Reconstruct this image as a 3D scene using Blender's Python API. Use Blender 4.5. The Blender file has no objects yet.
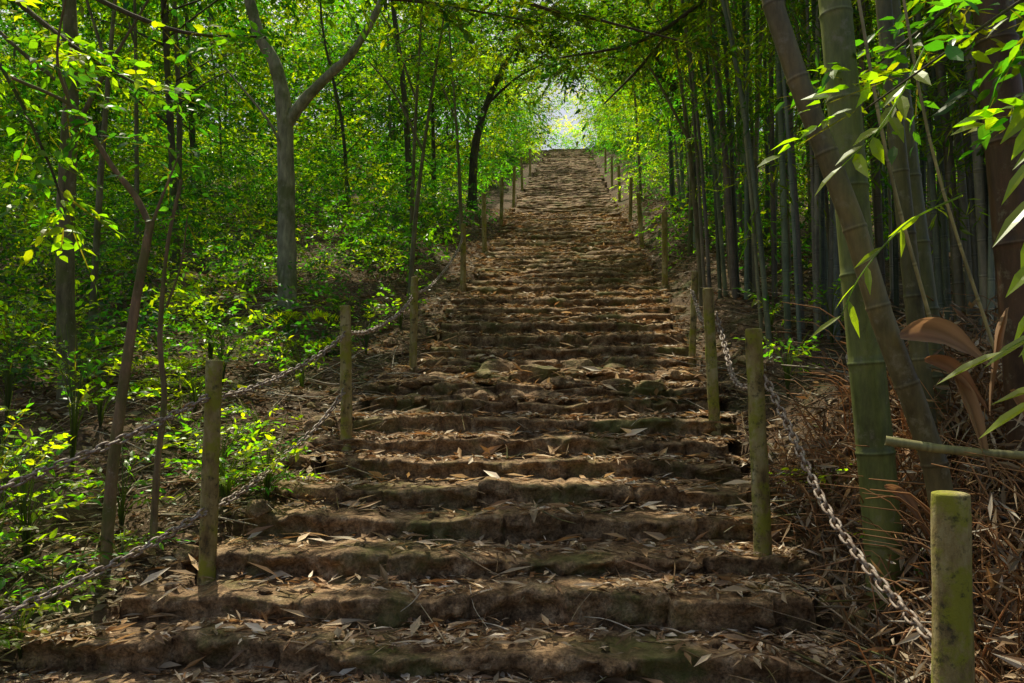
import bpy, bmesh, math
import numpy as np
from mathutils import Vector
rng=np.random.default_rng(7)
scene=bpy.context.scene

# ---------------------------------------------------------------- noise
def _h(i):
    v=np.sin(i[...,0]*127.1+i[...,1]*311.7+i[...,2]*74.7)*43758.5453
    return v-np.floor(v)
def vnoise(p):
    ip=np.floor(p); f=p-ip; f=f*f*(3-2*f); r=0
    for dx in (0,1):
        for dy in (0,1):
            for dz in (0,1):
                w=(f[...,0] if dx else 1-f[...,0])*(f[...,1] if dy else 1-f[...,1])*(f[...,2] if dz else 1-f[...,2])
                r=r+w*_h(ip+np.array([dx,dy,dz]))
    return r*2-1
def fbm(x,y,z,s=1.0,o=4):
    p=np.stack(np.broadcast_arrays(np.asarray(x,float),np.asarray(y,float),np.asarray(z,float)),-1)*s+11.3
    a=1;t=0
    for k in range(o):
        t=t+a*vnoise(p); p=p*2.03+5.1; a*=.5
    return t
def nrm(v): return v/np.maximum(np.linalg.norm(v,axis=-1,keepdims=True),1e-9)
def sstep(t):
    t=np.clip(t,0,1); return t*t*(3-2*t)

# ---------------------------------------------------------------- mesh builder
class MB:
    def __init__(s): s.v=[];s.c=[];s.f=[];s.n=0
    def add(s,v,f,col,mat=0,smooth=True):
        v=np.asarray(v,float).reshape(-1,3)
        c=np.asarray(col,float)
        if c.ndim==1: c=np.tile(c,(len(v),1))
        s.v.append(v);s.c.append(c);s.f.append((np.asarray(f,int)+s.n,mat,smooth));s.n+=len(v)
    def merge(s,o,mat=1):
        off=s.n
        s.v+=o.v;s.c+=o.c
        for f,m,q in o.f: s.f.append((f+off,mat,q))
        s.n+=o.n
    def make(s,name,mats,parent=None):
        V=np.concatenate(s.v);C=np.concatenate(s.c)
        me=bpy.data.meshes.new(name)
        me.vertices.add(len(V));me.vertices.foreach_set('co',V.astype(np.float32).ravel())
        li=np.concatenate([f.ravel() for f,_,_ in s.f])
        tot=np.concatenate([np.full(len(f),f.shape[1]) for f,_,_ in s.f])
        mi=np.concatenate([np.full(len(f),m) for f,m,_ in s.f])
        sm=np.concatenate([np.full(len(f),q) for f,_,q in s.f])
        st=np.concatenate([[0],np.cumsum(tot)[:-1]])
        me.loops.add(len(li));me.loops.foreach_set('vertex_index',li.astype(np.int32))
        me.polygons.add(len(tot));me.polygons.foreach_set('loop_start',st.astype(np.int32))
        me.polygons.foreach_set('loop_total',tot.astype(np.int32))
        me.polygons.foreach_set('material_index',mi.astype(np.int32))
        me.polygons.foreach_set('use_smooth',sm.astype(bool))
        a=me.color_attributes.new('Col','FLOAT_COLOR','POINT')
        a.data.foreach_set('color',np.concatenate([C[:,:3],np.ones((len(C),1))],1).astype(np.float32).ravel())
        for m in mats: me.materials.append(m)
        me.update(calc_edges=True)
        ob=bpy.data.objects.new(name,me);scene.collection.objects.link(ob)
        if parent: ob.parent=parent
        return ob

# terrain profile and sun direction (used to cut foliage away, shaping sun patches below)
KY=[-60,3.1,4.15,8.2,9.8,62,80,400];KZ=[-1.75,-1.75,-1.4,-.05,.25,18.23,19.6,20.5]
def base_z(y): return np.interp(y,KY,KZ)
SUN=np.array([-.24,.52,1.0]);SUN=SUN/np.linalg.norm(SUN)
SPOTS=[(-.85,6.6,1.2,.5),(-.05,6.35,.55,.33),(-2.05,5.0,.75,.3),(-1.7,4.55,.5,.14),(-2.35,6.1,.55,.75),(-3.0,4.2,.6,.65),(.7,5.9,.3,.16),(-1.5,7.4,.5,.22),(.3,7.6,.45,.22),(-3.1,7.6,.9,.8),(-.4,8.9,1.2,.5),(1.2,5.4,.22,.25),(.9,8.6,.5,.4),(-4.4,9.5,1.2,1.1),(.3,4.9,.4,.12),(1.3,7.3,.3,.4),(-3.5,4.7,.8,.7),(-2.3,5.4,.45,.45),(1.9,6.5,.5,.6),(1.9,3.6,.5,.5),(-3.0,5.9,.5,.5),(2.6,1.9,1.3,1.5),(-3.1,3.2,1.4,.8),(2.2,5.0,.35,.4)]
def gap(P):
    sh=P.shape[:-1];P=P.reshape(-1,3)
    t=np.zeros(len(P))
    for _ in range(5): t=(P[:,2]-base_z(P[:,1]-t*SUN[1]))/SUN[2]
    x=P[:,0]-t*SUN[0];y=P[:,1]-t*SUN[1]
    out=np.zeros(len(P),bool)
    idx=np.nonzero((t>1.5)&(x>-7)&(x<3.9)&(y>.3)&(y<56))[0]
    if len(idx):
        x=x[idx];y=y[idx];T=t[idx]
        n=fbm(x,y,1,s=1.5,o=2)*.45
        g=np.zeros(len(idx),bool)
        for a,b,r,q in SPOTS:
            h=((x-a)/r)**2+((y-b)/q)**2+n<1.15
            if b<3.5: h&=(T>5.0)
            g|=h
        g|=(y>9.4)&(np.abs(x+.2)<2.3)&(fbm(x,y*.55,8,s=1.1,o=3)>np.where(y>24,-.12,.05))
        g|=(x<-2.3)&(y>6)&(fbm(x,y,5,s=.8,o=3)>.42)
        g|=(y>3)&(y<9.4)&(fbm(x,y,15,s=2.4,o=2)>.66)
        out[idx]=g
    return out.reshape(sh)

def smooth_path(P,n=6):
    P=np.asarray(P,float)
    Q=np.vstack([2*P[0]-P[1],P,2*P[-1]-P[-2]]);out=[]
    for i in range(1,len(Q)-2):
        for t in np.arange(n)/n:
            a,b,c,d=Q[i-1],Q[i],Q[i+1],Q[i+2]
            out.append(.5*((2*b)+(-a+c)*t+(2*a-5*b+4*c-d)*t*t+(-a+3*b-3*c+d)*t**3))
    out.append(P[-1]);return np.array(out)
def tube(mb,P,R,col,seg=8,mat=0,rough=0.0,cap=False):
    P=np.asarray(P,float);n=len(P);R=np.broadcast_to(np.asarray(R,float),(n,))
    T=nrm(np.gradient(P,axis=0))
    mean=nrm(P[-1]-P[0]);ref=np.array([0,1.,0]) if abs(mean[1])<.75 else np.array([0,0,1.])
    A=nrm(np.cross(T,ref));B=np.cross(T,A)
    th=np.arange(seg)/seg*2*math.pi
    off=(A[:,None]*np.cos(th)[None,:,None]+B[:,None]*np.sin(th)[None,:,None])
    V=P[:,None]+off*R[:,None,None]
    if rough>0:
        k=fbm(V[...,0],V[...,1],V[...,2]*.5,s=9,o=3)
        V=P[:,None]+off*(R[:,None]*(1+rough*k))[...,None]
    i=np.arange(n-1)[:,None]*seg;j=np.arange(seg)[None];j2=(j+1)%seg
    F=np.stack([i+j,i+j2,i+seg+j2,i+seg+j],-1).reshape(-1,4)
    c=np.asarray(col,float)
    if c.ndim==2: c=np.repeat(c,seg,0)
    mb.add(V.reshape(-1,3),F,c,mat)
    if cap:
        V2=np.vstack([V[-1],P[-1]+T[-1]*R[-1]*.08]);F2=np.array([[k,(k+1)%seg,seg] for k in range(seg)])
        mb.add(V2,F2,c[-1] if c.ndim==2 else c,mat,False)

def leaves(mb,P,A,N,L,W,col,detail=False,mat=0,curl=.08):
    n=len(P);A=nrm(A);S=nrm(np.cross(A,N));Nn=np.cross(S,A)
    L=np.broadcast_to(L,(n,));W=np.broadcast_to(W,(n,))
    if detail:
        tp=np.array([[0,0,0],[.22,.40,.10],[.55,.44,.08],[1,0,-.22],[.55,-.44,.08],[.22,-.40,.10],[.24,0,.02],[.58,0,-.02]])
        fs=[np.array([[0,6,1],[7,3,2],[0,5,6],[7,4,3]]),np.array([[6,7,2,1],[6,5,4,7]])]
    else:
        tp=np.array([[0,0,0],[.42,.5,.10],[1,0,-.12],[.42,-.5,.10]])
        fs=[np.array([[0,1,2],[0,2,3]])]
    V=P[:,None]+A[:,None]*tp[:,0][None,:,None]*L[:,None,None]+S[:,None]*tp[:,1][None,:,None]*W[:,None,None]+Nn[:,None]*tp[:,2][None,:,None]*(W*.8+L*curl)[:,None,None]
    k=len(tp);C=np.repeat(col,k,0) if np.ndim(col)==2 else col
    base=mb.n
    mb.add(V.reshape(-1,3),(np.arange(n)[:,None,None]*k+fs[0][None]).reshape(-1,3),C,mat,False)
    for f in fs[1:]:
        mb.f.append(((np.arange(n)[:,None,None]*k+f[None]).reshape(-1,f.shape[1])+base,mat,False))

def sprigs(mb,P,D,L,m,ll,lw,col,droop=.25,detail=False,jit=.35,hang=.3,stem=True,stemcol=(.06,.045,.025),nogap=False):
    P=np.asarray(P,float);D=nrm(np.asarray(D,float));N=len(P);L=np.broadcast_to(L,(N,));col=np.broadcast_to(np.asarray(col,float),(N,3))
    t=np.linspace(.12,1,m);sg=np.where(np.arange(m)%2==0,1.,-1.)
    S=nrm(np.cross(D,np.array([0,0,1.]))+rng.normal(0,.15,(N,3)))
    pos=P[:,None]+D[:,None]*(L[:,None]*t)[...,None]
    pos[...,2]-=droop*(t**2)[None]*L[:,None]
    ax=D[:,None]*(.45+.6*t)[None,:,None]+S[:,None]*(sg*(1-.55*t))[None,:,None]+rng.normal(0,jit,(N,m,3))
    ax[...,2]-=hang
    nn=np.array([0,0,1.])+rng.normal(0,.45,(N,m,3))
    sz=rng.uniform(.6,1.2,(N,m))*ll
    c=col[:,None]*rng.uniform(.6,1.4,(N,m,1))*np.concatenate([rng.uniform(.8,1.35,(N,m,1)),np.ones((N,m,2))],-1)
    if nogap: kp=np.ones((N,m),bool)
    else: kp=~gap(pos+nrm(ax)*(sz*.45)[...,None])
    if kp.any():
        leaves(mb,pos[kp],ax[kp],nn[kp],sz[kp],sz[kp]*lw/ll,c[kp],detail)
    if stem:
        e=D.copy();e[:,2]-=droop;k1=kp.mean(1)>.5
        if k1.any(): leaves(mb,P[k1],e[k1],(np.array([0,0,1.])+rng.normal(0,.3,(N,3)))[k1],(L*np.linalg.norm(e,axis=1))[k1],.012,np.tile(stemcol,(int(k1.sum()),1)),False,curl=0)

GREENS=np.array([[.05,.10,.010],[.08,.125,.010],[.026,.078,.016],[.115,.14,.010],[.016,.052,.018],[.018,.066,.026]])
def clumps(mb,C,R,ns,m,ll,lw,flat=.6,colm=1.0,detail=False,tint=None,**k):
    C=np.asarray(C,float);n=len(C);R=np.broadcast_to(R,(n,))
    o=nrm(rng.normal(0,1,(n,ns,3)));rad=rng.uniform(.1,1,(n,ns,1))**.6
    P=C[:,None]+o*rad*R[:,None,None]*np.array([1,1,flat])
    D=o+rng.normal(0,.5,(n,ns,3));D[...,2]=D[...,2]*.4
    g=GREENS[rng.integers(0,len(GREENS),n)]*rng.uniform(.45,1.35,(n,1))*colm
    if tint is not None: g=g*np.asarray(tint)
    g=np.repeat(g,ns,0)
    sprigs(mb,P.reshape(-1,3),D.reshape(-1,3),rng.uniform(.5,1.1,n*ns)*ll*4.2,m,ll,lw,g,detail=detail,**k)

# ---------------------------------------------------------------- materials
def mat(name):
    m=bpy.data.materials.new(name);m.use_nodes=True;nt=m.node_tree;nt.nodes.clear()
    o=nt.nodes.new('ShaderNodeOutputMaterial');return m,nt,o
def N(nt,t,**k):
    n=nt.nodes.new(t)
    for a,b in k.items():
        if a in n.inputs.keys(): n.inputs[a].default_value=b
        else: setattr(n,a,b)
    return n
def noise(nt,scale,detail=6,rough=.6,vec=None):
    n=N(nt,'ShaderNodeTexNoise');n.inputs['Scale'].default_value=scale;n.inputs['Detail'].default_value=detail;n.inputs['Roughness'].default_value=rough
    if vec: nt.links.new(vec,n.inputs['Vector'])
    return n
def ramp(nt,src,stops):
    r=nt.nodes.new('ShaderNodeValToRGB');e=r.color_ramp.elements
    while len(e)<len(stops): e.new(.5)
    for i,(p,c) in enumerate(stops): e[i].position=p;e[i].color=(*c,1) if len(c)==3 else c
    nt.links.new(src,r.inputs[0]);return r
def mix(nt,a,b,f,mode='MIX'):
    n=nt.nodes.new('ShaderNodeMix');n.data_type='RGBA';n.blend_type=mode
    for s,i in ((f,0),(a,6),(b,7)):
        if isinstance(s,(int,float)): n.inputs[i].default_value=s
        elif isinstance(s,tuple): n.inputs[i].default_value=(*s,1)
        else: nt.links.new(s,n.inputs[i])
    return n.outputs[2]
def coords(nt,scale=(1,1,1)):
    t=nt.nodes.new('ShaderNodeTexCoord');mp=nt.nodes.new('ShaderNodeMapping');mp.inputs['Scale'].default_value=scale
    nt.links.new(t.outputs['Object'],mp.inputs[0]);return mp.outputs[0]
def bump(nt,h,st,dist=.02,prev=None):
    b=nt.nodes.new('ShaderNodeBump');b.inputs['Strength'].default_value=st;b.inputs['Distance'].default_value=dist
    nt.links.new(h,b.inputs['Height'])
    if prev: nt.links.new(prev,b.inputs['Normal'])
    return b.outputs[0]

def leaf_mat(name,trans,tcol,gl=.06,rough=.35):
    m,nt,o=mat(name)
    a=N(nt,'ShaderNodeAttribute',attribute_name='Col')
    c=a.outputs['Color']
    p=nt.nodes.new('ShaderNodeBsdfDiffuse');nt.links.new(c,p.inputs['Color'])
    t=nt.nodes.new('ShaderNodeBsdfTranslucent');nt.links.new(mix(nt,c,tcol,1.0,'MULTIPLY'),t.inputs['Color'])
    s=nt.nodes.new('ShaderNodeMixShader');s.inputs[0].default_value=trans
    nt.links.new(p.outputs[0],s.inputs[1]);nt.links.new(t.outputs[0],s.inputs[2])
    g=nt.nodes.new('ShaderNodeBsdfGlossy');g.inputs['Roughness'].default_value=rough;g.inputs['Color'].default_value=(.9,.95,.85,1)
    s2=nt.nodes.new('ShaderNodeMixShader');s2.inputs[0].default_value=gl
    nt.links.new(s.outputs[0],s2.inputs[1]);nt.links.new(g.outputs[0],s2.inputs[2]);nt.links.new(s2.outputs[0],o.inputs[0])
    return m
M_leaf=leaf_mat('green_leaf',.6,(4.8,5.7,.4),.035)
M_dry=leaf_mat('dry_leaf',.2,(1.5,1.2,.8),.03,.5)
def solid(name,fn,rough=.85,spec=.3):
    m,nt,o=mat(name);p=nt.nodes.new('ShaderNodeBsdfPrincipled');p.inputs['Roughness'].default_value=rough;p.inputs['Specular IOR Level'].default_value=spec
    nt.links.new(p.outputs[0],o.inputs[0]);c,n=fn(nt)
    nt.links.new(c,p.inputs['Base Color'])
    if n: nt.links.new(n,p.inputs['Normal'])
    return m
def f_stone(nt):
    co=coords(nt)
    n1=noise(nt,2.2,6,.62,co);n2=noise(nt,12,7,.66,co);n3=noise(nt,1.4,6,.65,co);n4=noise(nt,55,4,.7,co)
    c=ramp(nt,n2.outputs[0],[(.3,(.09,.058,.035)),(.44,(.26,.175,.10)),(.55,(.40,.285,.17)),(.7,(.57,.46,.32))]).outputs[0]
    c=mix(nt,c,ramp(nt,n1.outputs[0],[(.3,(.45,.42,.38)),(.7,(1.25,1.15,1.02))]).outputs[0],1.0,'MULTIPLY')
    c=mix(nt,c,ramp(nt,n4.outputs[0],[(.35,(.45,.43,.4)),(.52,(1,1,1)),(.66,(1.35,1.3,1.22))]).outputs[0],1.0,'MULTIPLY')
    mo=ramp(nt,n3.outputs[0],[(.5,(0,0,0)),(.64,(.7,.7,.7))]).outputs[0]
    c=mix(nt,c,(.13,.15,.035),mo)
    vo=nt.nodes.new('ShaderNodeTexVoronoi');vo.inputs['Scale'].default_value=6;vo.feature='DISTANCE_TO_EDGE'
    wv=nt.nodes.new('ShaderNodeVectorMath');wv.operation='MULTIPLY_ADD';nt.links.new(n2.outputs[1],wv.inputs[0]);wv.inputs[1].default_value=(.25,.25,.25);nt.links.new(co,wv.inputs[2]);nt.links.new(wv.outputs[0],vo.inputs['Vector'])
    c=mix(nt,(.08,.05,.03),c,ramp(nt,vo.outputs[0],[(0,(.5,.5,.5)),(.04,(1,1,1))]).outputs[0])
    b=bump(nt,n2.outputs[0],1,.03);b=bump(nt,n4.outputs[0],.8,.006,b)
    return c,b
M_stone=solid('weathered_stone',f_stone,.85,.2)
def f_soil(nt):
    co=coords(nt);n1=noise(nt,1.3,6,.65,co);n2=noise(nt,18,7,.75,co)
    c=ramp(nt,n2.outputs[0],[(.3,(.045,.03,.018)),(.5,(.125,.085,.05)),(.7,(.22,.155,.10))]).outputs[0]
    c=mix(nt,c,(.05,.07,.016),ramp(nt,n1.outputs[0],[(.5,(0,0,0)),(.64,(.7,.7,.7))]).outputs[0])
    return c,bump(nt,n2.outputs[0],1,.03)
M_soil=solid('forest_soil',f_soil,.95,.15)
def f_bark(nt):
    a=N(nt,'ShaderNodeAttribute',attribute_name='Col')
    n1=noise(nt,16,7,.7,coords(nt,(1,1,.22)));n2=noise(nt,3,5,.6,coords(nt));n3=noise(nt,22,5,.7,coords(nt))
    c=mix(nt,a.outputs['Color'],ramp(nt,n1.outputs[0],[(.3,(.4,.4,.4)),(.55,(1,1,1)),(.75,(1.7,1.65,1.6))]).outputs[0],1.0,'MULTIPLY')
    c=mix(nt,c,(.11,.14,.03),ramp(nt,n2.outputs[0],[(.48,(0,0,0)),(.62,(.65,.65,.65))]).outputs[0])
    c=mix(nt,c,(.38,.36,.27),ramp(nt,n3.outputs[0],[(.6,(0,0,0)),(.7,(.65,.65,.65))]).outputs[0])
    return c,bump(nt,n1.outputs[0],1,.015)
M_bark=solid('bark',f_bark,.9,.2)
def f_bamboo(nt):
    a=N(nt,'ShaderNodeAttribute',attribute_name='Col')
    n1=noise(nt,5,6,.7,coords(nt,(1,1,.4)));n2=noise(nt,28,5,.7,coords(nt,(1,1,.15)));n3=noise(nt,9,6,.75,coords(nt))
    c=mix(nt,a.outputs['Color'],ramp(nt,n1.outputs[0],[(.3,(.45,.42,.42)),(.5,(1,1,1)),(.72,(1.6,1.45,1.3))]).outputs[0],1.0,'MULTIPLY')
    c=mix(nt,c,ramp(nt,n2.outputs[0],[(.3,(.7,.7,.7)),(.7,(1.2,1.2,1.2))]).outputs[0],1.0,'MULTIPLY')
    c=mix(nt,c,(.30,.27,.19),ramp(nt,n3.outputs[0],[(.56,(0,0,0)),(.68,(.6,.6,.6))]).outputs[0])
    return c,bump(nt,n2.outputs[0],.3,.006)
M_bamboo=solid('bamboo_culm_skin',f_bamboo,.45,.4)
def f_post(nt):
    n1=noise(nt,9,8,.7,coords(nt,(1,1,.35)));n2=noise(nt,6,7,.7,coords(nt));n3=noise(nt,50,4,.7,coords(nt));n4=noise(nt,14,7,.75,coords(nt))
    c=ramp(nt,n1.outputs[0],[(.3,(.10,.065,.03)),(.46,(.30,.23,.09)),(.6,(.44,.38,.18)),(.75,(.58,.54,.38))]).outputs[0]
    c=mix(nt,c,(.27,.28,.025),ramp(nt,n2.outputs[0],[(.47,(0,0,0)),(.6,(.85,.85,.85))]).outputs[0])
    c=mix(nt,c,(.06,.055,.03),ramp(nt,n4.outputs[0],[(.54,(0,0,0)),(.64,(.85,.85,.85))]).outputs[0])
    return c,bump(nt,n3.outputs[0],.8,.005,bump(nt,n2.outputs[0],.6,.01))
M_post=solid('mossy_concrete',f_post,.9,.2)
def f_steel(nt):
    n1=noise(nt,40,5,.7,coords(nt))
    return ramp(nt,n1.outputs[0],[(.38,(.15,.085,.05)),(.52,(.35,.28,.21)),(.75,(.58,.52,.44))]).outputs[0],None
M_chain=solid('rusty_steel',f_steel,.6,.4)

# ---------------------------------------------------------------- terrain
LX_Y=[3,4.15,4.6,5.05,5.5,5.95,8.2,9.8,15,62];LX=[-3.1,-2.95,-2.65,-2.5,-2.45,-2.15,-2.1,-1.9,-1.9,-1.8]
RX_Y=[3,4.15,5.0,5.3,8.2,15,31,62];RX=[1.25,1.32,1.4,1.35,1.48,1.52,1.4,1.36]
def lx(y): return np.interp(y,LX_Y,LX)
def rx(y): return np.interp(y,RX_Y,RX)
def ground(x,y):
    x=np.asarray(x,float);y=np.asarray(y,float)
    b=base_z(y);n=fbm(x,y,0,s=.45,o=3)*.18+fbm(x,y,3,s=2.2,o=3)*.06
    dl=lx(y)-x;dr=x-rx(y)
    out=np.maximum(dl,dr)
    g=b-.10+n*sstep(out/1.5)
    g=g+np.where(dr>0,sstep(dr/.9)*.42+np.clip(dr,0,20)*.05,0)
    g=g+np.where(dl>0,sstep(dl/2.2)*.16+np.clip(dl-2,0,30)*.06,0)
    g=np.where(out<0.05,b-.32,g)
    return g
def axis(segs):
    return np.unique(np.concatenate([np.arange(a,b,s) for a,b,s in segs]))
xs=axis([(-400,-60,20),(-60,-12,2),(-12,-6,.3),(-6,5,.08),(5,12,.3),(12,60,2),(60,401,20)])
ys=axis([(-60,0,5),(0,3,.4),(3,16,.08),(16,66,.5),(66,400,12)])
X,Y=np.meshgrid(xs,ys);Z=ground(X,Y)
mb=MB();nx=len(xs);ny=len(ys)
i=np.arange(ny-1)[:,None]*nx+np.arange(nx-1)[None]
mb.add(np.stack([X,Y,Z],-1),np.stack([i,i+1,i+nx+1,i+nx],-1).reshape(-1,4),(1,1,1))
mb.make('ground',[M_soil])

# ---------------------------------------------------------------- stairway
SY=[2.8,3.25,3.7]+[4.15+.45*k for k in range(10)]+[8.75,9.3,9.8];SZ=[-1.85,-1.7,-1.55]+[-1.4+.15*k for k in range(10)]+[.04,.12,.25]
while SY[-1]<62: SY.append(SY[-1]+.5*rng.uniform(.75,1.25));SZ.append(.25+(SY[-1]-9.8)*.3444)
SY=np.array(SY);SZ=np.array(SZ);NS=len(SY)
sx0=lx(SY)+rng.uniform(-.16,.16,NS);sx1=rx(SY)+rng.uniform(-.12,.12,NS)
cracks=[np.cumsum(rng.uniform(.22,.95,18))-3.4 for _ in range(NS)]
def tread_z(x,k):
    return SZ[k]+fbm(x,SY[k]*3.1,1,s=1.2,o=3)*.036+fbm(x,SY[k]*3,7,s=7,o=2)*.009
def nose_y(x,k):
    return SY[k]+fbm(x,SY[k]*7.7,5,s=1.3,o=4)*.085
mb=MB()
for k in range(NS-1):
    n=300 if SY[k]<11 else (110 if SY[k]<24 else 50)
    x=np.linspace(sx0[k],sx1[k],n);tz=tread_z(x,k);nyv=nose_y(x,k);zb=SZ[k-1]-.06 if k else SZ[k]-.3
    dc=np.min(np.abs(x[:,None]-cracks[k][None]),1);cr=np.exp(-(dc/.02)**2)*_h(np.stack([np.floor(x*3),np.full(n,k),np.ones(n)],-1))
    blk=_h(np.stack([np.searchsorted(cracks[k],x),np.full(n,k),np.zeros(n)],-1))
    chip=np.clip(fbm(x,k*3.3,9,s=2.6,o=3)-.2,0,1)
    wear=np.clip((SY[k]-8)/8,0,1)          # upper flight is more worn: rounded noses, outward sloping treads
    rub=1.7 if 7.7<SY[k]<9.9 else 1.0      # broken steps around the rubble landing
    nyv=nyv+(blk-.5)*.08*rub+chip*.12*rub;tz=tz+(blk-.5)*.03*rub-cr*.02-chip*.06*rub
    rows=[];dep=SY[k+1]-SY[k]+.14
    prof=[(.03,0,1),(.04,.14,1),(.035,.28,1),(.03,.42,1),(.035,.55,1),(.02,.68-.12*wear,1),(.014,.8-.18*wear,1),(.006+.014*wear,.9-.16*wear,1),(.012+.03*wear,.96-.12*wear,.9),(.035+.03*wear,1-.09*wear,.5),(.08+.02*wear,1-.05*wear,.3),(.15,1,.1),(.25,1,0),(.34,1,0),(dep,1,0)]
    for a,b,w in prof:
        yy=nyv+a+cr*.04*w
        zz=zb+(tz-zb)*b
        nn=fbm(x,yy*1.0+k*3,zz*1.8,s=8,o=4)
        yy=yy-(nn+.5*np.abs(nn))*.045*w
        zz=zz+fbm(x,yy,2,s=6,o=3)*(.018 if b==1 else .008)
        if a>.12: zz=zz-.008+(a/dep)*(.01+.045*wear)
        rows.append(np.stack([x+fbm(yy*5,zz*5,k,o=2)*.02,yy,zz],-1))
    G=np.array(rows)
    e0=G[:,:1].copy();e0[...,2]-=.35;e0[...,0]-=.04
    e1=G[:,-1:].copy();e1[...,2]-=.35;e1[...,0]+=.04
    G=np.concatenate([e0,G,e1],1);R,Cn=G.shape[:2]
    i=np.arange(R-1)[:,None]*Cn+np.arange(Cn-1)[None]
    mb.add(G,np.stack([i,i+1,i+Cn+1,i+Cn],-1).reshape(-1,4),(1,1,1))
mb.make('stone_stairway',[M_stone])
def surf(x,y):
    k=np.clip(np.searchsorted(SY,y-.03)-1,0,NS-2)
    on=(x>lx(y)-.02)&(x<rx(y)+.02)
    tz=SZ[k]+fbm(x,SY[k]*3.1,1,s=1.2,o=3)*.036
    return np.where(on,tz,ground(x,y))

# rocks
bm=bmesh.new();bmesh.ops.create_icosphere(bm,subdivisions=3,radius=1);RV=np.array([v.co[:] for v in bm.verts]);RF=np.array([[v.index for v in f.verts] for f in bm.faces]);bm.free()
def rock(mb,x,y,r,sq=(1,1,.6),dz=.1):
    v=RV.copy()
    for _ in range(9):
        d=nrm(rng.normal(0,1,3));h=rng.uniform(.45,.85);q=v@d;v=v-np.clip(q-h,0,None)[:,None]*d
    s=rng.uniform(0,50);v=v*(1+.10*fbm(RV[:,0]+s,RV[:,1],RV[:,2],s=2.2,o=4)[:,None])
    v=v*np.array(sq)*r
    a=rng.uniform(0,6.28);v=np.stack([v[:,0]*math.cos(a)-v[:,1]*math.sin(a),v[:,0]*math.sin(a)+v[:,1]*math.cos(a),v[:,2]],-1)
    mb.add(v+np.array([x,y,float(surf(np.array(x),np.array(y)))+r*sq[2]*dz]),RF,(1,1,1),0,False)
mb=MB()
for _ in range(60): rock(mb,rng.uniform(-1.8,1.2),rng.uniform(7.7,9.7),rng.uniform(.05,.2),(1.3,.8,.5))
for x,y,r in [(-.9,7.9,.11),(-.15,8.1,.12),(-.75,7.3,.09),(-.35,8.9,.24),(.1,9.2,.24),(-.9,9.0,.2),(-.6,7.2,.06)]: rock(mb,x,y,r,(1.1,.8,.75))
for _ in range(260):
    y=4.1+rng.random()*14;rock(mb,rng.uniform(float(lx(y)),float(rx(y))),y,rng.uniform(.015,.06),(1,.8,.6))
for _ in range(60):
    y=rng.uniform(4.4,16);sd=rng.random()<.6
    rock(mb,(lx(y)-rng.uniform(0,.9)) if sd else (rx(y)+rng.uniform(0,.5)),y,rng.uniform(.05,.16),(1,.8,.6))
rock(mb,-2.2,5.55,.12,(1.2,.9,.6));rock(mb,-2.35,7.3,.15,(1.2,.9,.7))
mb.make('loose_rocks',[M_stone])

# ---------------------------------------------------------------- leaf litter
DRY=np.array([[.24,.15,.075],[.36,.25,.14],[.48,.37,.24],[.14,.085,.045],[.27,.155,.08],[.58,.50,.38],[.24,.185,.12]])
def litter(mb,x,y,L,W,tilt=.3,lift=.012,bright=1.0):
    n=len(x);z=surf(x,y)+lift+rng.uniform(0,.015,n)
    a=rng.uniform(0,6.283,n);A=np.stack([np.cos(a),np.sin(a),rng.normal(0,tilt*.5,n)],-1)
    Nn=np.array([0,0,1.])+rng.normal(0,tilt,(n,3))
    c=DRY[rng.integers(0,len(DRY),n)]*rng.uniform(.6,1.3,(n,1))*bright
    leaves(mb,np.stack([x,y,z],-1),A,Nn,L,W,c,False,curl=.1)
mb=MB()
n=56000;y=3.9+(rng.random(n)**1.5)*20;u=rng.random(n);u=np.where(rng.random(n)<.45,np.where(rng.random(n)<.5,u**2.2,1-u**2.6),u)
x=lx(y)+(rx(y)-lx(y))*u
keep=fbm(x,y,4,s=1.4,o=3)+rng.normal(0,.35,n)>-.2;x=x[keep];y=y[keep];n=len(x)
k=np.clip(np.searchsorted(SY,y)-1,0,NS-2);fr=(y-SY[k])/(SY[k+1]-SY[k]);fr=1-(1-fr)**1.3*.99;y2=SY[k]+np.clip(fr,.02,.97)*(SY[k+1]-SY[k])
L=rng.uniform(.025,.13,n)*(1+np.clip(y-9,0,10)*.04);litter(mb,x,y2,L,L*rng.uniform(.12,.42,n),.4,bright=1.25)
n=1100;y=4.0+(rng.random(n)**1.3)*9;x=lx(y)+(rx(y)-lx(y))*rng.random(n);L=rng.uniform(.1,.25,n);litter(mb,x,y,L,L*rng.uniform(.1,.28,n),.45,.025,1.5)
mb.make('fallen_leaves_on_steps',[M_dry])
mb=MB()
n=52000;y=3.2+(rng.random(n)**1.6)*22;x=np.where(rng.random(n)<.62,lx(y)-rng.random(n)**1.3*7,rx(y)+rng.random(n)**1.4*6)
L=rng.uniform(.04,.15,n);litter(mb,x,y,L,L*rng.uniform(.12,.45,n),.45,.015,.8)
mb.make('leaf_litter',[M_dry])
mb=MB()
def twig(mb,x,y,L,r,c,up=.05):
    a=rng.uniform(0,6.28);p0=np.array([x,y,float(surf(np.array(x),np.array(y)))+.02])
    d=np.array([math.cos(a),math.sin(a),up+.30*math.sin(a)])*L
    p=np.array([p0,p0+d*.5+rng.normal(0,.04,3)*L,p0+d]);p=smooth_path(p,3)
    tube(mb,p,np.linspace(r,r*.5,len(p)),c,4)
for _ in range(1900):
    y=3.4+rng.random()**1.5*13;x=float(lx(y)-rng.random()**1.1*4.5) if rng.random()<.65 else float(rx(y)+rng.random()*2.6)
    twig(mb,x,y,rng.uniform(.2,1.0),rng.uniform(.003,.010),DRY[rng.integers(0,7)]*rng.uniform(.6,1.2),rng.uniform(0,.25))
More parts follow.
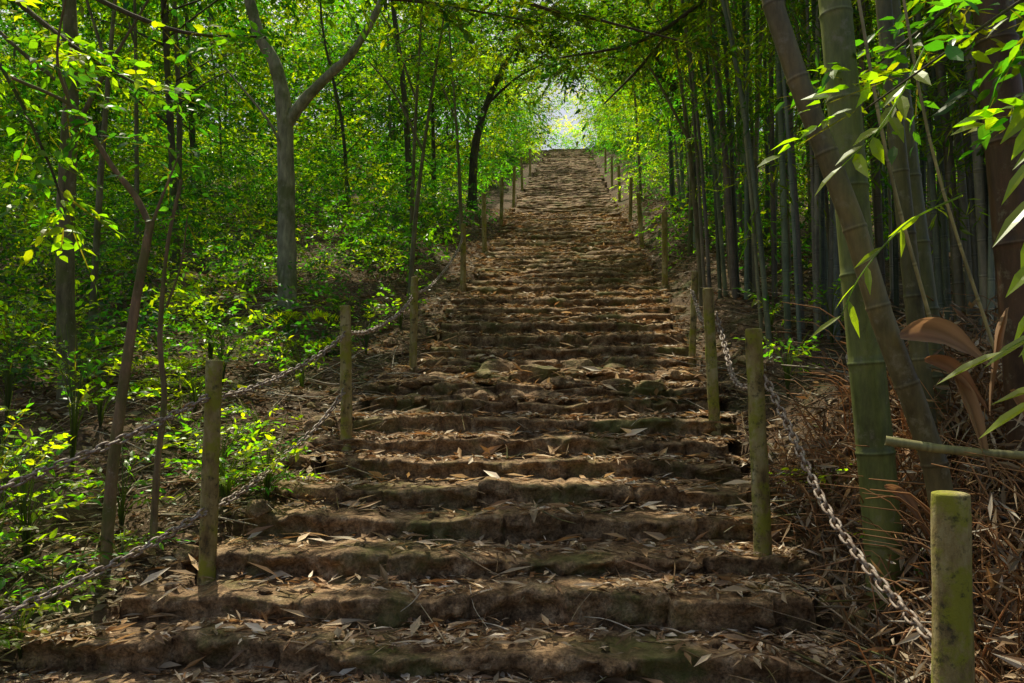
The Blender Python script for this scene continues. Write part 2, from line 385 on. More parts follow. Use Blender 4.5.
for _ in range(280):
    y=rng.uniform(4,12);x=rng.uniform(-1.8,1.3);twig(mb,x,y,rng.uniform(.12,.45),rng.uniform(.002,.006),DRY[rng.integers(0,7)],0)
mb.make('fallen_twigs',[M_bark])

# ---------------------------------------------------------------- posts
def post(x,y,z0,z1,r,lean=(0,0)):
    mb=MB();t=np.array([0,.15,.35,.55,.75,.92,.985,1]);P=np.stack([x+lean[0]*t,y+lean[1]*t,z0-.35+(z1-z0+.35)*t],-1)
    rr=r*np.array([1.1,1.03,1,.99,.97,.95,.92,.72]);tube(mb,smooth_path(P,3),np.interp(np.linspace(0,1,22),t,rr),(1,1,1),16,0,.08,True)
    mb.make('mossy_chain_post',[M_post])
post(-3.35,3.2,-1.7,-.42,.06)
post(-2.34,5.0,-1.2,.13,.054,(.03,0));post(-1.97,6.9,-.52,.66,.05,(-.03,0));post(-1.92,9.5,.1,1.25,.046,(.02,0))
post(-1.9,13.8,1.5,2.75,.05)
post(1.42,3.2,-1.7,-.43,.072,(.03,0));post(1.21,5.2,-1.1,.33,.055,(-.05,0));post(1.29,7.3,-.42,.83,.05,(-.06,0));post(1.47,10,.3,1.35,.042,(.06,0))
post(1.6,13.8,1.5,2.9,.05)
for i,yy in enumerate([17.5,21.5,26,31,37]):
    zb=float(base_z(yy));post(-1.92,yy,zb-.1,zb+1.25,.05,(rng.uniform(-.1,.1),0))
    post(1.6,yy+.4,zb,zb+1.3,.05,(rng.uniform(-.1,.1),0))
# ---------------------------------------------------------------- chains
a=np.arange(14)/14*2*math.pi
lc=np.stack([np.cos(a)*.020,np.sin(a)*.020+np.sign(np.sin(a))*.018*(np.abs(np.sin(a))>.2)],-1)
def chain(p0,p1,sag):
    p0=np.array(p0,float);p1=np.array(p1,float)
    t=np.linspace(0,1,200);P=p0+(p1-p0)*t[:,None];P[:,2]-=sag*4*t*(1-t)
    P[:,0]+=np.sin(t*9)*.012
    s=np.concatenate([[0],np.cumsum(np.linalg.norm(np.diff(P,axis=0),axis=1))]);n=int(s[-1]/.056)
    q=np.linspace(0,s[-1],n);C=np.stack([np.interp(q,s,P[:,i]) for i in range(3)],-1);T=nrm(np.gradient(C,axis=0))
    mb=MB();wr=.0080;sg=5
    for i in range(n):
        ref=np.array([0,0,1.]);A=nrm(np.cross(T[i],ref));B=np.cross(T[i],A)
        an=(.3 if i%2 else .3+math.pi/2)+rng.normal(0,.25);S=A*math.cos(an)+B*math.sin(an);Nn=np.cross(S,T[i])
        ctr=C[i]+lc[:,:1]*S+lc[:,1:]*T[i]
        out=nrm(ctr-C[i]);th=np.arange(sg)/sg*2*math.pi
        V=ctr[:,None]+(out[:,None]*np.cos(th)[None,:,None]+Nn[None,None]*np.sin(th)[None,:,None])*wr
        m=len(lc);ii=np.arange(m)[:,None]*sg;i2=((np.arange(m)+1)%m)[:,None]*sg;j=np.arange(sg)[None];j2=(j+1)%sg
        mb.add(V,np.stack([ii+j,ii+j2,i2+j2,i2+j],-1).reshape(-1,4),(1,1,1))
    mb.make('chain_rail',[M_chain])
chain((-1.99,6.84,.40),(-2.34,4.93,-.12),.10)
chain((-2.34,4.93,-.12),(-3.35,3.14,-.80),.05)
chain((-1.99,6.84,-.10),(-2.34,4.93,-.84),.12)
chain((-2.34,4.93,-.84),(-3.35,3.14,-1.35),.08)
chain((-1.92,9.44,1.0),(-2.0,6.96,.42),.13);chain((-1.9,13.74,2.5),(-1.92,9.56,1.05),.2)
chain((1.22,5.13,.0),(1.42,3.27,-1.05),.16)
chain((1.30,7.24,.55),(1.22,5.26,.05),.3)
chain((1.48,9.94,1.1),(1.31,7.36,.6),.2)

# ---------------------------------------------------------------- trees (foreground / midground)
def tree(name,tr,r0,r1,col,limbs=(),foliage=None,seg=12):
    mb=MB();p=smooth_path(tr,8);tube(mb,p,np.interp(np.linspace(0,1,len(p)),[0,.08,1],[r0*1.35,r0,r1]),col,seg,0,.12)
    for l,a,b in limbs:
        p=smooth_path(l,6);tube(mb,p,np.linspace(a,b,len(p)),col,8,0,.12)
    if foliage:
        mf=MB();foliage(mf);mb.merge(mf)
    return mb.make(name,[M_bark,M_leaf])
def cl(C,R,ns,m,ll,lw,**k):
    return lambda mb: clumps(mb,np.array(C,float),R,ns,m,ll,lw,**k)
tree('forked_tree',[(-4.38,12,.4),(-4.42,12,2.2),(-4.48,12,4.05),(-4.62,12,4.9),(-5.0,12,5.7),(-5.4,12.2,7.6),(-5.6,12.4,9.5)],.15,.055,(.36,.35,.24),
 [([(-4.48,12,3.95),(-4.15,12,4.4),(-3.8,12,4.75),(-3.35,12,5.2),(-2.9,12.2,6.3),(-2.7,12.5,8)],.10,.04),([(-4.44,12,3.2),(-4.6,11.8,3.9),(-5.3,11.6,4.8)],.03,.012)],
 cl([(-5.5,12,7.6),(-6.3,12,8.5),(-4.8,12,8.8),(-3,12.3,7.4),(-5.9,11.8,6.2),(-4.5,11.4,6.9)],1.0,40,9,.13,.06))
tree('mossy_tree',[(-4.95,7.5,-.7),(-4.95,7.5,0),(-5.02,7.5,1.4),(-5.0,7.5,3.0),(-5.1,7.6,4.5),(-4.9,7.8,6)],.10,.05,(.2,.18,.10),
 [([(-5,7.5,2.4),(-4.6,7.4,3.0),(-4.1,7.3,3.7)],.03,.01),([(-5,7.5,2.9),(-5.5,7.4,3.3),(-6.1,7.3,3.9)],.03,.01)],
 cl([(-4.9,7.6,4.3),(-4.2,7.3,3.9),(-5.6,7.4,3.7),(-4.4,7,3.3),(-5.4,7,2.7)],.6,22,8,.12,.06,detail=True))
tree('bare_sapling',[(-3.02,5,-1.4),(-2.98,5,-.6),(-2.93,5,-.13),(-2.85,5,.5),(-2.76,5,1.04)],.038,.028,(.26,.18,.10),
 [([(-2.76,5,1.0),(-2.86,5,1.2),(-3.0,4.98,1.38),(-3.15,4.95,1.62),(-3.27,4.9,1.8),(-3.6,4.8,1.95)],.025,.01),([(-2.76,5,1.0),(-2.68,5.02,1.25),(-2.6,5.05,1.5)],.012,.005),([(-3.27,4.9,1.8),(-3.3,4.8,2.1),(-3.15,4.7,2.6)],.012,.006)],
 cl([(-3.3,4.85,1.9),(-2.62,5,1.5),(-3.6,4.7,2.1),(-3.0,4.9,1.7)],.22,7,7,.085,.04,detail=True,colm=1.3),seg=10)
tree('slender_sapling',[(-2.86,5.3,-1.2),(-2.84,5.3,-.6),(-2.80,5.3,-.13),(-2.84,5.3,.3),(-2.80,5.3,.93),(-2.72,5.32,1.4)],.026,.010,(.26,.19,.11),
 [([(-2.80,5.3,.5),(-2.7,5.3,.8),(-2.66,5.3,1.15)],.01,.004)],cl([(-2.7,5.3,1.35),(-2.66,5.3,1.1)],.15,4,6,.07,.035,detail=True,colm=1.3),seg=8)
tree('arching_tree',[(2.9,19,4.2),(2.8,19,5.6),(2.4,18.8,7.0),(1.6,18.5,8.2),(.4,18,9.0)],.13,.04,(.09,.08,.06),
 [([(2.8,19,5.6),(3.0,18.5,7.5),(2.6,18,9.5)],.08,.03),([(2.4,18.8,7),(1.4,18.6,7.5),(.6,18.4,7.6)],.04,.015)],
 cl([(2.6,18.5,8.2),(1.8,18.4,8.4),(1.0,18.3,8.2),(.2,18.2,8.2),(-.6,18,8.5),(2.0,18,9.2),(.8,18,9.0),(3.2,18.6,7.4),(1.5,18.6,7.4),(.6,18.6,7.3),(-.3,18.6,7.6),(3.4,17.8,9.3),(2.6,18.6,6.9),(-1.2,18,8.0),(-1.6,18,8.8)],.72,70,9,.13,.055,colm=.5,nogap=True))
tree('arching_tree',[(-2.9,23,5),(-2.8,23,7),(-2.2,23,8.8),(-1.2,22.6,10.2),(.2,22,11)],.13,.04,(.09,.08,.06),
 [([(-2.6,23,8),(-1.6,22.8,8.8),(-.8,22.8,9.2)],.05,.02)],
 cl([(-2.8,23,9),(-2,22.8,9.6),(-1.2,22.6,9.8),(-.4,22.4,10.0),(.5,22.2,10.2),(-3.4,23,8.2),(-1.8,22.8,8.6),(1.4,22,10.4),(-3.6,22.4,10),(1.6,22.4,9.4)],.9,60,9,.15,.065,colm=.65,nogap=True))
for x,y,h,lean in [(1.95,12,5,-.5),(2.2,15,6,.3),(-2.5,18,6,-.4),(-2.7,13,5,.6),(2.1,24,7,-.5),(-3.2,15.5,7,.3),(-6.3,10,7,.4),(-7.4,13,8,-.3)]:
    g=float(ground(x,y))
    tree('slender_tree',[(x,y,g-.2),(x+lean*.2,y,g+h*.3),(x+lean*.5,y,g+h*.6),(x+lean,y,g+h)],.045,.016,(.22,.2,.12),
     [([(x+lean*.4,y,g+h*.5),(x+lean*.4-.5,y,g+h*.7),(x+lean*.4-.9,y-.2,g+h*.8)],.025,.01)],
     cl([(x+lean,y,g+h),(x+lean*.7-.5,y,g+h*.85),(x+lean*.6+.5,y,g+h*.8)],.6,26,8,.11,.05),seg=8)

# background forest
mb=MB()
def bgtree(x,y,h,r,ncl):
    g=float(ground(x,y));ln=rng.normal(0,.08,2)*h
    tr=np.array([(x,y,g-.3),(x+ln[0]*.3,y,g+h*.3),(x+ln[0]*.6+rng.normal(0,.15),y+ln[1]*.5,g+h*.65),(x+ln[0],y+ln[1],g+h)])
    p=smooth_path(tr,4);tube(mb,p,np.linspace(r,r*.35,len(p)),np.array([.18,.165,.11])*rng.uniform(.5,1.3),7,0,.1)
    C=[]
    for q in range(ncl):
        t=rng.uniform(.22,1);c=tr[0]+(tr[-1]-tr[0])*t;a=rng.uniform(0,6.28);rr=rng.uniform(.3,1)*h*.24*(1.3-abs(t-.65))
        e=c+np.array([math.cos(a)*rr,math.sin(a)*rr,rr*.35]);C.append(e)
        if q%2==0: tube(mb,np.array([c-[0,0,.2],(c+e)/2,e]),[r*.3,r*.2,.01],(.1,.09,.06),4)
    return C
CL=[];CF=[]
for _ in range(66):
    y=11+rng.random()**.8*50;x=-3.9-rng.random()**1.1*(5+y*.62)
    (CL if y<26 else CF).extend(bgtree(x,y,rng.uniform(5.5,11),rng.uniform(.04,.13),17))
for _ in range(42):
    y=15+rng.random()**.8*46;x=3.2+rng.random()**1.1*(3+y*.42)
    (CL if y<26 else CF).extend(bgtree(x,y,rng.uniform(5.5,11),rng.uniform(.04,.13),17))
mbf=MB()
clumps(mbf,np.array(CL),rng.uniform(.5,1.05,len(CL)),17,8,.14,.065,stem=False)
clumps(mbf,np.array(CF),rng.uniform(.8,1.6,len(CF)),15,8,.25,.12,stem=False)
n=800;y=rng.uniform(40,80,n);x=rng.uniform(-62,48,n);x=np.where(np.abs(x+.2)<4.0,np.sign(x+.2001)*rng.uniform(4,12,n),x)
Cw=np.stack([x,y,ground(x,y)+rng.uniform(.3,13,n)],-1);clumps(mbf,Cw,rng.uniform(1.4,2.8,n),20,8,.42,.2,stem=False)
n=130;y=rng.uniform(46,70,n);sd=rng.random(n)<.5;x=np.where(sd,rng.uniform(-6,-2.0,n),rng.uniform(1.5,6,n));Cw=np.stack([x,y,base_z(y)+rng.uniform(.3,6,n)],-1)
clumps(mbf,Cw,rng.uniform(.5,.9,n),26,8,.2,.09,stem=False,colm=1.7,tint=(1.25,1,1))  # crest-side leaf colour raised and yellowed to look sunlit
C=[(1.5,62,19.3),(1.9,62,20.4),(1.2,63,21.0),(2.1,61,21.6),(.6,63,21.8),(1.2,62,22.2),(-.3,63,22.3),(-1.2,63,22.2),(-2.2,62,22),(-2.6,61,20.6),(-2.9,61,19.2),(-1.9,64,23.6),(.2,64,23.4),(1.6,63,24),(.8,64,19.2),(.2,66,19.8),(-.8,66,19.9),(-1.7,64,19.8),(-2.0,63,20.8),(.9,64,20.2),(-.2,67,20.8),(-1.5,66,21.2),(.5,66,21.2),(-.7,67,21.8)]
clumps(mbf,C,.8,34,8,.2,.09,stem=False,colm=1.9,tint=(1.3,1,1),nogap=True)  # sunlit look put into the leaf colour around the top opening
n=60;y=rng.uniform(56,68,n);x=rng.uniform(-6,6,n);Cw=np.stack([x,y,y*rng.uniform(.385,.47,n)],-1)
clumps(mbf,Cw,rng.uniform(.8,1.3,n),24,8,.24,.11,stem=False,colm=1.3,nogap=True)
mb.merge(mbf);mb.make('background_forest',[M_bark,M_leaf])
# canopy closing over the stairway, plus unseen clumps added for shade
mb=MB()
n=180;y=rng.uniform(15,50,n);x=rng.uniform(-4.4,4.2,n);z=y*rng.uniform(.39,.56,n)
C=np.stack([x,y,z],-1);clumps(mb,C,rng.uniform(.6,1.1,n)*(y/26),26,9,.16,.07,colm=.8)
n=360;y=rng.uniform(5.5,16,n);x=rng.uniform(-7,3.5,n);z=y*.48+rng.uniform(.9,5,n)
clumps(mb,np.stack([x,y,z],-1),rng.uniform(.45,.9,n),26,8,.14,.065)  # clumps added above the frame to dapple the near steps
n=270;y=rng.uniform(12,32,n);x=-4.5-rng.random(n)*(y*.7);z=y*.48+rng.uniform(1,6,n)
clumps(mb,np.stack([x,y,z],-1),rng.uniform(.8,1.6,n),22,8,.24,.12,stem=False)  # clumps added above the frame to darken the left forest
n=90;y=rng.uniform(5,12,n);x=rng.uniform(2,8,n);z=y*.5+rng.uniform(1.2,5,n)
clumps(mb,np.stack([x,y,z],-1),rng.uniform(.5,1.0,n),22,8,.16,.07,stem=False)
mb.make('canopy_with_added_shade',[M_leaf])

# undergrowth
mb=MB()
n=1400;y=7.5+rng.random(n)**1.05*42;x=-3.3-rng.random(n)**1.0*(3.4+y*.6)
kp=~((y<14)&(x>-5.2)&(rng.random(n)<.65));x=x[kp];y=y[kp];n=len(x)
Cb=np.stack([x,y,ground(x,y)+rng.uniform(.05,1.5,n)*np.clip((-x-2.6)/2,.2,1)],-1)
sc=1+np.clip(y-18,0,40)*.03
for lo,hi,ll in ((0,18,.095),(18,30,.14),(30,60,.2)):
    s=(y>=lo)&(y<hi);clumps(mb,Cb[s],rng.uniform(.3,.62,s.sum())*sc[s],15,8,ll,ll*.5,stem=False)
n=480;y=12+rng.random(n)**1.2*40;x=2.4+rng.random(n)*(2+y*.4)
Cb=np.stack([x,y,ground(x,y)+rng.uniform(.1,1.5,n)],-1);clumps(mb,Cb,rng.uniform(.3,.7,n),14,8,.12,.055,stem=False)
n=340;y=14+rng.random(n)*46;sd=rng.random(n)<.5;x=np.where(sd,-2.4-rng.random(n)*1.3,2.0+rng.random(n)*1.3)
Cb=np.stack([x,y,base_z(y)+rng.uniform(.1,4.0,n)],-1);clumps(mb,Cb,rng.uniform(.3,.65,n),15,8,.12,.055,stem=False,colm=1.4)
n=8500;y=7+rng.random(n)**1.1*26;x=-3.0-rng.random(n)**.9*(2.5+y*.6);P=np.stack([x,y,ground(x,y)+rng.uniform(.02,.25,n)],-1)
keep=fbm(x,y,2,s=.8,o=2)>np.where((x>-5.2)&(y<14),.22,-.2);P=P[keep];D=rng.normal(0,1,P.shape);D[:,2]=np.abs(D[:,2])*.5+.2
sprigs(mb,P,D,rng.uniform(.2,.45,len(P)),6,.085,.042,GREENS[rng.integers(0,5,len(P))]*rng.uniform(.7,1.4,(len(P),1)),stem=False)
mb.make('undergrowth_bushes',[M_leaf])

def shrub(name,x,y,h,ns,ll,lw,R=.3,colm=1.5,m=9):
    mb=MB();g=float(ground(x,y));P=[];D=[]
    for i in range(ns):
        a=rng.uniform(0,6.28);s=rng.uniform(.2,1)*R
        e=np.array([x+math.cos(a)*s,y+math.sin(a)*s,g+h*rng.uniform(.35,1)])
        p=smooth_path([(x,y,g-.05),((x*1.6+e[0]*.4)/2,(y*1.6+e[1]*.4)/2,g+(e[2]-g)*.55),tuple(e)],3)
        tube(mb,p,np.linspace(.006,.002,len(p)),(.07,.08,.03),4)
        P.append(p[-3]);D.append(nrm(p[-1]-p[-4]+np.array([math.cos(a),math.sin(a),0])*.25))
    g0=GREENS[rng.integers(0,4,len(P))]*colm
    sprigs(mb,np.array(P),np.array(D),ll*4.5,m,ll,lw,g0,detail=True,droop=.2)
    mb.make(name,[M_leaf])
for x,y,h,n,ll in [(-3.55,5.0,1.0,20,.08),(-3.7,4.9,1.25,18,.085),(-3.2,5.5,.7,12,.07),(-2.55,5.75,.6,26,.07),(-2.3,5.9,.55,24,.065),(-2.75,6.1,.6,20,.07),(-3.9,6,1.3,18,.08),(-3.1,4.6,.35,9,.06),(-3.45,4.5,.6,14,.07),(-3.3,6.6,.6,14,.07),(-4.3,7,.9,16,.08),(-2.9,8.4,.6,12,.07),(-3.7,8.2,.9,16,.08),(-2.7,10.3,.7,14,.08),(-3.3,9.5,.6,14,.08),(-2.5,11.5,.8,14,.08),(-4.3,9.2,1.1,18,.09),(-4.9,6.6,1.2,16,.08),(-5.2,7.8,1.2,16,.09),(-3.8,5.3,.7,14,.07),(-2.75,6.9,.4,12,.06),(-3.6,7.4,.6,14,.07),(-3.0,4.2,.4,12,.06),(-3.3,4.1,.5,14,.065),(-2.9,5.0,.3,10,.055)]:
    shrub('leafy_shrub',x,y,h,n,ll,ll*.5,R=.4)
for x,y,h,n,ll in [(1.95,7.4,.6,12,.08),(2.2,9,.8,14,.08),(2.6,8.2,.7,12,.08),(1.75,5.6,.35,8,.06),(1.9,4.6,.35,8,.055)]:
    shrub('leafy_shrub',x,y,h,n,ll,ll*.4,R=.35)
def fern(x,y,nf,L):
    mb=MB();g=float(ground(x,y));P=[];D=[]
    for i in range(nf):
        a=i/nf*6.28+rng.normal(0,.2);P.append((x,y,g+.05));D.append((math.cos(a),math.sin(a),.9))
    sprigs(mb,np.array(P),np.array(D),L,34,.13,.025,GREENS[3]*1.1,droop=.75,jit=.08,hang=.1)
    mb.make('fern',[M_leaf])
for x,y,nf,L in [(-4.1,8,9,.6),(-4.6,8.8,9,.6),(-3.4,10.5,9,.6),(-3.9,11.3,9,.8)]: fern(x,y,nf,L)

# ---------------------------------------------------------------- overhanging branches
def branch(pts,r,nsp,ll,lw,colm=1.2,m=9,L=4.5,droop=.35,jd=.8,ng=False):
    mb=MB();p=smooth_path(pts,6);tube(mb,p,np.linspace(r,r*.3,len(p)),(.1,.08,.05),6,0,.1)
    k=rng.integers(2,len(p),nsp);P=p[k]+rng.normal(0,.02,(nsp,3));T=nrm(np.gradient(p,axis=0))[k]
    D=T*.7+rng.normal(0,jd,(nsp,3));D[:,2]*=.5
    mbf=MB();g0=GREENS[rng.integers(0,4,nsp)]*colm
    sprigs(mbf,P,D,rng.uniform(.6,1.2,nsp)*ll*L,m,ll,lw,g0,detail=True,droop=droop,nogap=ng)
    mb.merge(mbf);mb.make('overhanging_branch',[M_bark,M_leaf])
branch([(-4.9,5.6,3.6),(-4.2,5.5,2.9),(-3.5,5.4,2.35),(-2.9,5.3,2.0)],.03,34,.11,.055,1.3,ng=True)
branch([(-4.6,5,2.9),(-3.9,5,2.2),(-3.5,5,1.5),(-3.35,5,1.1)],.02,28,.10,.05,1.3,ng=True)
branch([(-5.4,6,4.2),(-4.2,6,3.3),(-3.2,6,2.8),(-2.4,6,2.7)],.03,40,.12,.055)
branch([(-3.5,8,4.8),(-2.4,8,4.1),(-1.4,8,3.9),(-.5,8,3.7)],.03,60,.12,.055,.8)
branch([(-1.6,8.5,5.2),(-.6,8.5,4.2),(.3,8.5,3.9),(1.3,8.5,3.6)],.03,60,.12,.05,.7)
branch([(3,10,6),(1.8,10,4.9),(.9,10,4.3),(-.2,10,4.1)],.04,66,.12,.05,.7)
branch([(2.8,12,6.5),(1.8,12,5.6),(1.0,12,4.7),(.5,12,4.2)],.04,66,.12,.05,.7)
branch([(3.6,5.2,3.2),(2.7,5.0,2.6),(2.1,4.8,2.1),(1.6,4.7,1.7)],.02,40,.11,.05,1.1)
branch([(3.0,3.8,2.4),(2.3,3.7,1.9),(1.8,3.6,1.55),(1.3,3.6,1.2)],.012,24,.12,.055,1.4,ng=True)
branch([(3.2,3.6,2.2),(2.6,3.5,1.8),(2.2,3.4,1.5),(1.95,3.3,1.1)],.012,28,.12,.055,1.4,ng=True)
branch([(3.4,4.4,2.9),(2.9,4.3,2.3),(2.6,4.2,1.9),(2.4,4.1,1.4)],.012,34,.12,.055,.8,ng=True)

# ---------------------------------------------------------------- bamboo
def culm(mb,pts,r,col,node=.35,seg=12,taper=.75):
    p=smooth_path(pts,10);s=np.concatenate([[0],np.cumsum(np.linalg.norm(np.diff(p,axis=0),axis=1))]);Lt=s[-1]
    col=np.array(col);z=rng.uniform(0,node)
    cuts=np.arange(z,Lt,node)
    q=[0];R=[r];C=[col]
    for c in cuts:
        for d,k,cc in ((-.05,.98,col),(-.018,.995,col*1.1+.01),(-.006,1.045,col*.6),(.004,1.05,col*1.2+.02),(.014,.985,col*.75),(.05,.98,col)):
            if 0<c+d<Lt: q.append(c+d);R.append(r*k);C.append(cc)
    q.append(Lt);R.append(r);C.append(col)
    q=np.array(q);o=np.argsort(q);q=q[o];R=np.array(R)[o]*(1-(1-taper)*q/Lt);C=np.array(C)[o]
    P=np.stack([np.interp(q,s,p[:,i]) for i in range(3)],-1)
    tube(mb,P,R,C,seg)
def solo(pts,r,col,**k):
    mb=MB();culm(mb,pts,r,col,**k);mb.make('bamboo_culm',[M_bamboo])
solo([(1.98,4.25,-1.5),(1.9,4.22,-.85),(1.80,4.2,-.32),(1.60,4.2,.26),(1.44,4.2,.84),(1.2,4.2,1.53),(1.05,4.2,2.05),(.85,4.2,3.2)],.066,(.17,.14,.06),node=.42,seg=18)
solo([(1.73,4.6,-1.4),(1.71,4.6,-.81),(1.6,4.6,.75),(1.5,4.6,2.3),(1.35,4.7,4)],.105,(.16,.19,.05),node=.5,seg=20)
solo([(2.5,5.5,-1),(2.37,5.5,.35),(2.25,5.5,1.6),(2.05,5.5,4)],.085,(.15,.16,.06),node=.45,seg=16)
solo([(2.28,5.2,-1),(2.15,5.2,.6),(2.06,5.2,1.8),(1.95,5.3,4)],.06,(.14,.13,.055),node=.4,seg=14)
solo([(2.65,4.8,-1.2),(2.6,4.8,.3),(2.48,4.8,2.3),(2.4,4.8,4)],.13,(.11,.06,.035),node=.6,seg=18)
solo([(3.1,5.2,-1.2),(2.95,5.2,.6),(2.85,5.2,4)],.11,(.13,.11,.055),node=.5,seg=16)
solo([(2.05,4.7,.3),(1.75,4.5,1.2),(1.5,4.3,2.3)],.012,(.4,.36,.20),node=.3,seg=6)
solo([(2.2,4.3,.1),(1.9,4.3,1.2),(1.72,4.3,2.4)],.010,(.4,.33,.15),node=.3,seg=6)
solo([(1.55,4.1,-.30),(1.9,4.0,-.345),(2.5,3.9,-.37)],.024,(.30,.28,.12),node=.3,seg=10)
mb=MB();tips=[]
def groupc(cx,cy,n,rb,spread,h,r0,r1):
    for _ in range(n):
        a=rng.uniform(0,6.28);d=rng.uniform(0,rb);x=cx+math.cos(a)*d;y=cy+math.sin(a)*d;g=float(ground(x,y));hh=h*rng.uniform(.8,1.1)
        lx_=math.cos(a)*spread*rng.uniform(.3,1)+rng.normal(0,.4)-.25;ly=math.sin(a)*spread*rng.uniform(.3,1)
        pts=[(x,y,g-.2),(x+lx_*.15,y+ly*.15,g+hh*.33),(x+lx_*.45,y+ly*.45,g+hh*.66),(x+lx_,y+ly,g+hh)]
        c=np.array([.19,.20,.12])*rng.uniform(.4,1.5)*np.array([rng.uniform(.75,1.25),1,rng.uniform(.85,1.4)])
        culm(mb,pts,rng.uniform(r0,r1),c,node=rng.uniform(.3,.42),seg=8,taper=.5)
        for t in np.linspace(.3,1,8):
            k=np.array(pts);tips.append([np.interp(t,[0,.33,.66,1],k[:,i]) for i in range(3)])
groupc(2.6,8.8,12,.55,1.0,8,.022,.045)
groupc(2.5,11.6,15,.75,1.2,9,.025,.05)
groupc(3.9,10.2,20,.9,1.2,9,.025,.055)
groupc(3.6,7.2,16,.7,1.0,8,.025,.055)
groupc(3.3,15,20,1.0,1.5,10,.03,.055)
groupc(5.2,13.5,20,1.2,1.5,10,.03,.06)
groupc(4.8,8.6,18,1.0,1.0,9,.025,.055)
groupc(3.4,20,16,1.0,1.5,11,.03,.055)
mbf=MB();T=np.array(tips);T=T[rng.random(len(T))<.7];ns=7
P=np.repeat(T,ns,0)+rng.normal(0,.3,(len(T)*ns,3));D=rng.normal(0,1,(len(P),3));D[:,2]*=.4
sprigs(mbf,P,D,rng.uniform(.35,.8,len(P)),10,.17,.028,np.repeat(GREENS[rng.integers(0,5,len(T))],ns,0)*rng.uniform(.7,1.3,(len(P),1)),droop=.5,hang=.5)
mb.merge(mbf);mb.make('bamboo_thicket',[M_bamboo,M_leaf])
def spray(pts,n,ll,lw,colm):
    mb=MB();p=smooth_path(pts,8);tube(mb,p,np.linspace(.006,.002,len(p)),(.12,.14,.05),5)
    k=np.linspace(4,len(p)-1,n).astype(int);P=p[k];T=nrm(np.gradient(p,axis=0))[k]
    S=np.where(np.arange(n)%2==0,1,-1)[:,None]*np.array([.7,-.5,0])
    A=T+S+rng.normal(0,.25,(n,3));A[:,2]-=.35
    leaves(mb,P,A,np.array([0,-.5,1.])+rng.normal(0,.35,(n,3)),ll*rng.uniform(.7,1.1,n),lw,GREENS[3]*colm*rng.uniform(.8,1.3,(n,1)),True)
    mb.make('bamboo_leaf_spray',[M_leaf])
spray([(2.1,3.6,1.4),(1.85,3.3,1.1),(1.75,3.1,.7),(1.7,3.0,.3)],16,.27,.06,1.4)
spray([(2.2,3.3,.5),(1.95,3.1,.4),(1.72,2.95,.22),(1.5,2.9,.1)],10,.27,.05,1.4)
spray([(2.1,3.3,.1),(1.9,3.1,.1),(1.75,3.0,.0),(1.6,2.95,-.1)],9,.25,.05,1.4)
spray([(1.7,3.9,1.6),(1.5,3.7,1.3),(1.35,3.6,1.1),(1.2,3.6,.95)],10,.18,.06,1.4)
spray([(1.9,4.0,.9),(1.6,3.9,.75),(1.35,3.8,.5),(1.25,3.8,.3)],8,.2,.035,1.4)
spray([(2.3,3.5,1.7),(2.05,3.3,1.35),(1.9,3.2,1.0),(1.85,3.1,.75)],16,.25,.06,1.4)
mb=MB()
for _ in range(2100):
    y=rng.uniform(3.2,6.2);x=float(rx(y))+.12+rng.random()**.75*2.1;g=float(ground(x,y));a=rng.uniform(0,6.28);L=rng.uniform(.25,1.0)*(1 if x<1.9 else 1.5)
    d=np.array([math.cos(a)*.5,math.sin(a)*.5,rng.uniform(-.1,1.0)])*L
    p=smooth_path([(x,y,g),tuple(np.array([x,y,g])+d*.55+[0,0,.05]),tuple(np.array([x,y,g])+d*np.array([1.1,1.1,.7]))],3)
    tube(mb,p,np.linspace(.006,.002,len(p))*rng.uniform(.5,1.3),np.array([.38,.20,.085])*rng.uniform(.4,1.5),4)
n=12000;y=rng.uniform(3.1,6.4,n);x=rx(y)+.05+rng.random(n)**.9*2.2;z=ground(x,y)+rng.random(n)**1.4*(.3+.45*np.clip(x-1.5,0,1))
A=rng.normal(0,1,(n,3));A[:,2]-=.5;L=rng.uniform(.06,.2,n)
leaves(mb,np.stack([x,y,z],-1),A,rng.normal(0,1,(n,3)),L,L*rng.uniform(.08,.22,n),DRY[rng.integers(0,7,n)]*rng.uniform(.5,1.2,(n,1)),False)
mb.make('dead_bamboo_straw',[M_dry])
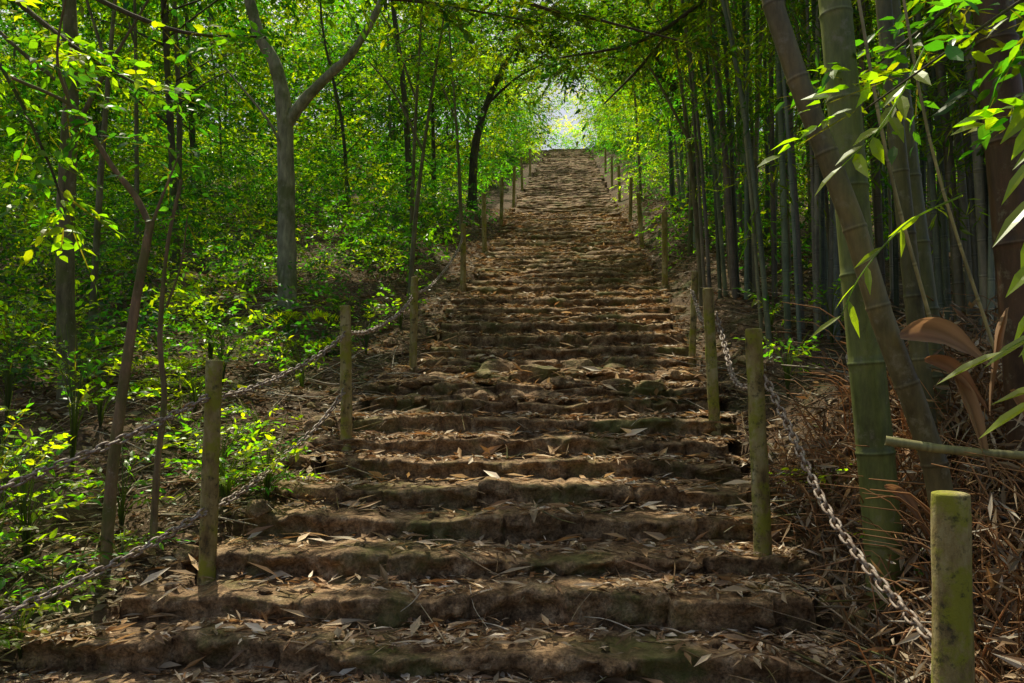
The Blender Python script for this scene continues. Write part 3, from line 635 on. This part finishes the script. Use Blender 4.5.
def sheath(x,y,z,dirx,dirz,L,W,c):
    mb=MB();u=np.linspace(0,1,16);v=np.linspace(-1,1,9);U,V=np.meshgrid(u,v,indexing='ij')
    w=W*(np.sin(np.clip(U*.93+.07,0,1)*math.pi)**.8)*(1-.35*U)*.55*(1+.12*fbm(U*6,V*2,x,s=1,o=2))
    X=x+dirx*U*L;Zc=z+dirz*U*L-.14*L*U**2*3+ .12*L*np.sin(U*3)
    Xx=X+(-dirz)*V*w*.5;Zz=Zc+V*w*.75;Yy=y-.35*U*L*.3+(1-V**2)*w*.9+fbm(U*3,V*2,0,s=1,o=2)*.015
    i=np.arange(15)[:,None]*9+np.arange(8)[None]
    cc=np.array(c)*(1+.35*fbm(U*1.5,V*12,1,s=1,o=3))[...,None].reshape(-1,1)
    mb.add(np.stack([Xx,Yy,Zz],-1),np.stack([i,i+1,i+10,i+9],-1).reshape(-1,4),cc)
    mb.make('dry_bamboo_sheath',[M_dry])
sheath(1.60,4.0,.22,.95,.0,.42,.19,(.42,.28,.19))
sheath(1.72,4.02,.10,.8,-.35,.34,.11,(.38,.21,.12))
sheath(2.0,3.8,-.05,.5,-.8,.34,.09,(.36,.22,.13))
sheath(1.62,4.3,-.55,.7,-.5,.3,.08,(.36,.22,.13))
sheath(1.85,4.0,.02,.35,-.9,.4,.10,(.40,.26,.15))
sheath(2.15,4.1,.35,-.3,-.9,.4,.10,(.34,.21,.12))

# ---------------------------------------------------------------- light
S=Vector(SUN)
el=math.asin(S.z);az=math.atan2(S.x,S.y)
w=bpy.data.worlds.new('World');scene.world=w;w.use_nodes=True;nt=w.node_tree
bg=nt.nodes['Background'];sk=nt.nodes.new('ShaderNodeTexSky');sk.sky_type='NISHITA';sk.sun_disc=False;sk.sun_elevation=el;sk.sun_rotation=az;sk.dust_density=6
nt.links.new(sk.outputs[0],bg.inputs[0]);bg.inputs[1].default_value=.13
sl=bpy.data.lights.new('sun','SUN');sl.energy=5;sl.angle=math.radians(.5);sl.color=(1,.92,.74)
so=bpy.data.objects.new('sun',sl);so.rotation_euler=S.to_track_quat('Z','Y').to_euler();scene.collection.objects.link(so)
cam=bpy.data.cameras.new('camera');cam.lens=28;cam.sensor_width=36;cam.clip_end=2000;cam.clip_start=.05
co=bpy.data.objects.new('camera',cam);co.location=(0,0,0);co.rotation_euler=(math.radians(92.77),0,math.radians(4.31));scene.collection.objects.link(co);scene.camera=co
scene.view_settings.view_transform='Standard';scene.view_settings.look='None';scene.view_settings.exposure=0
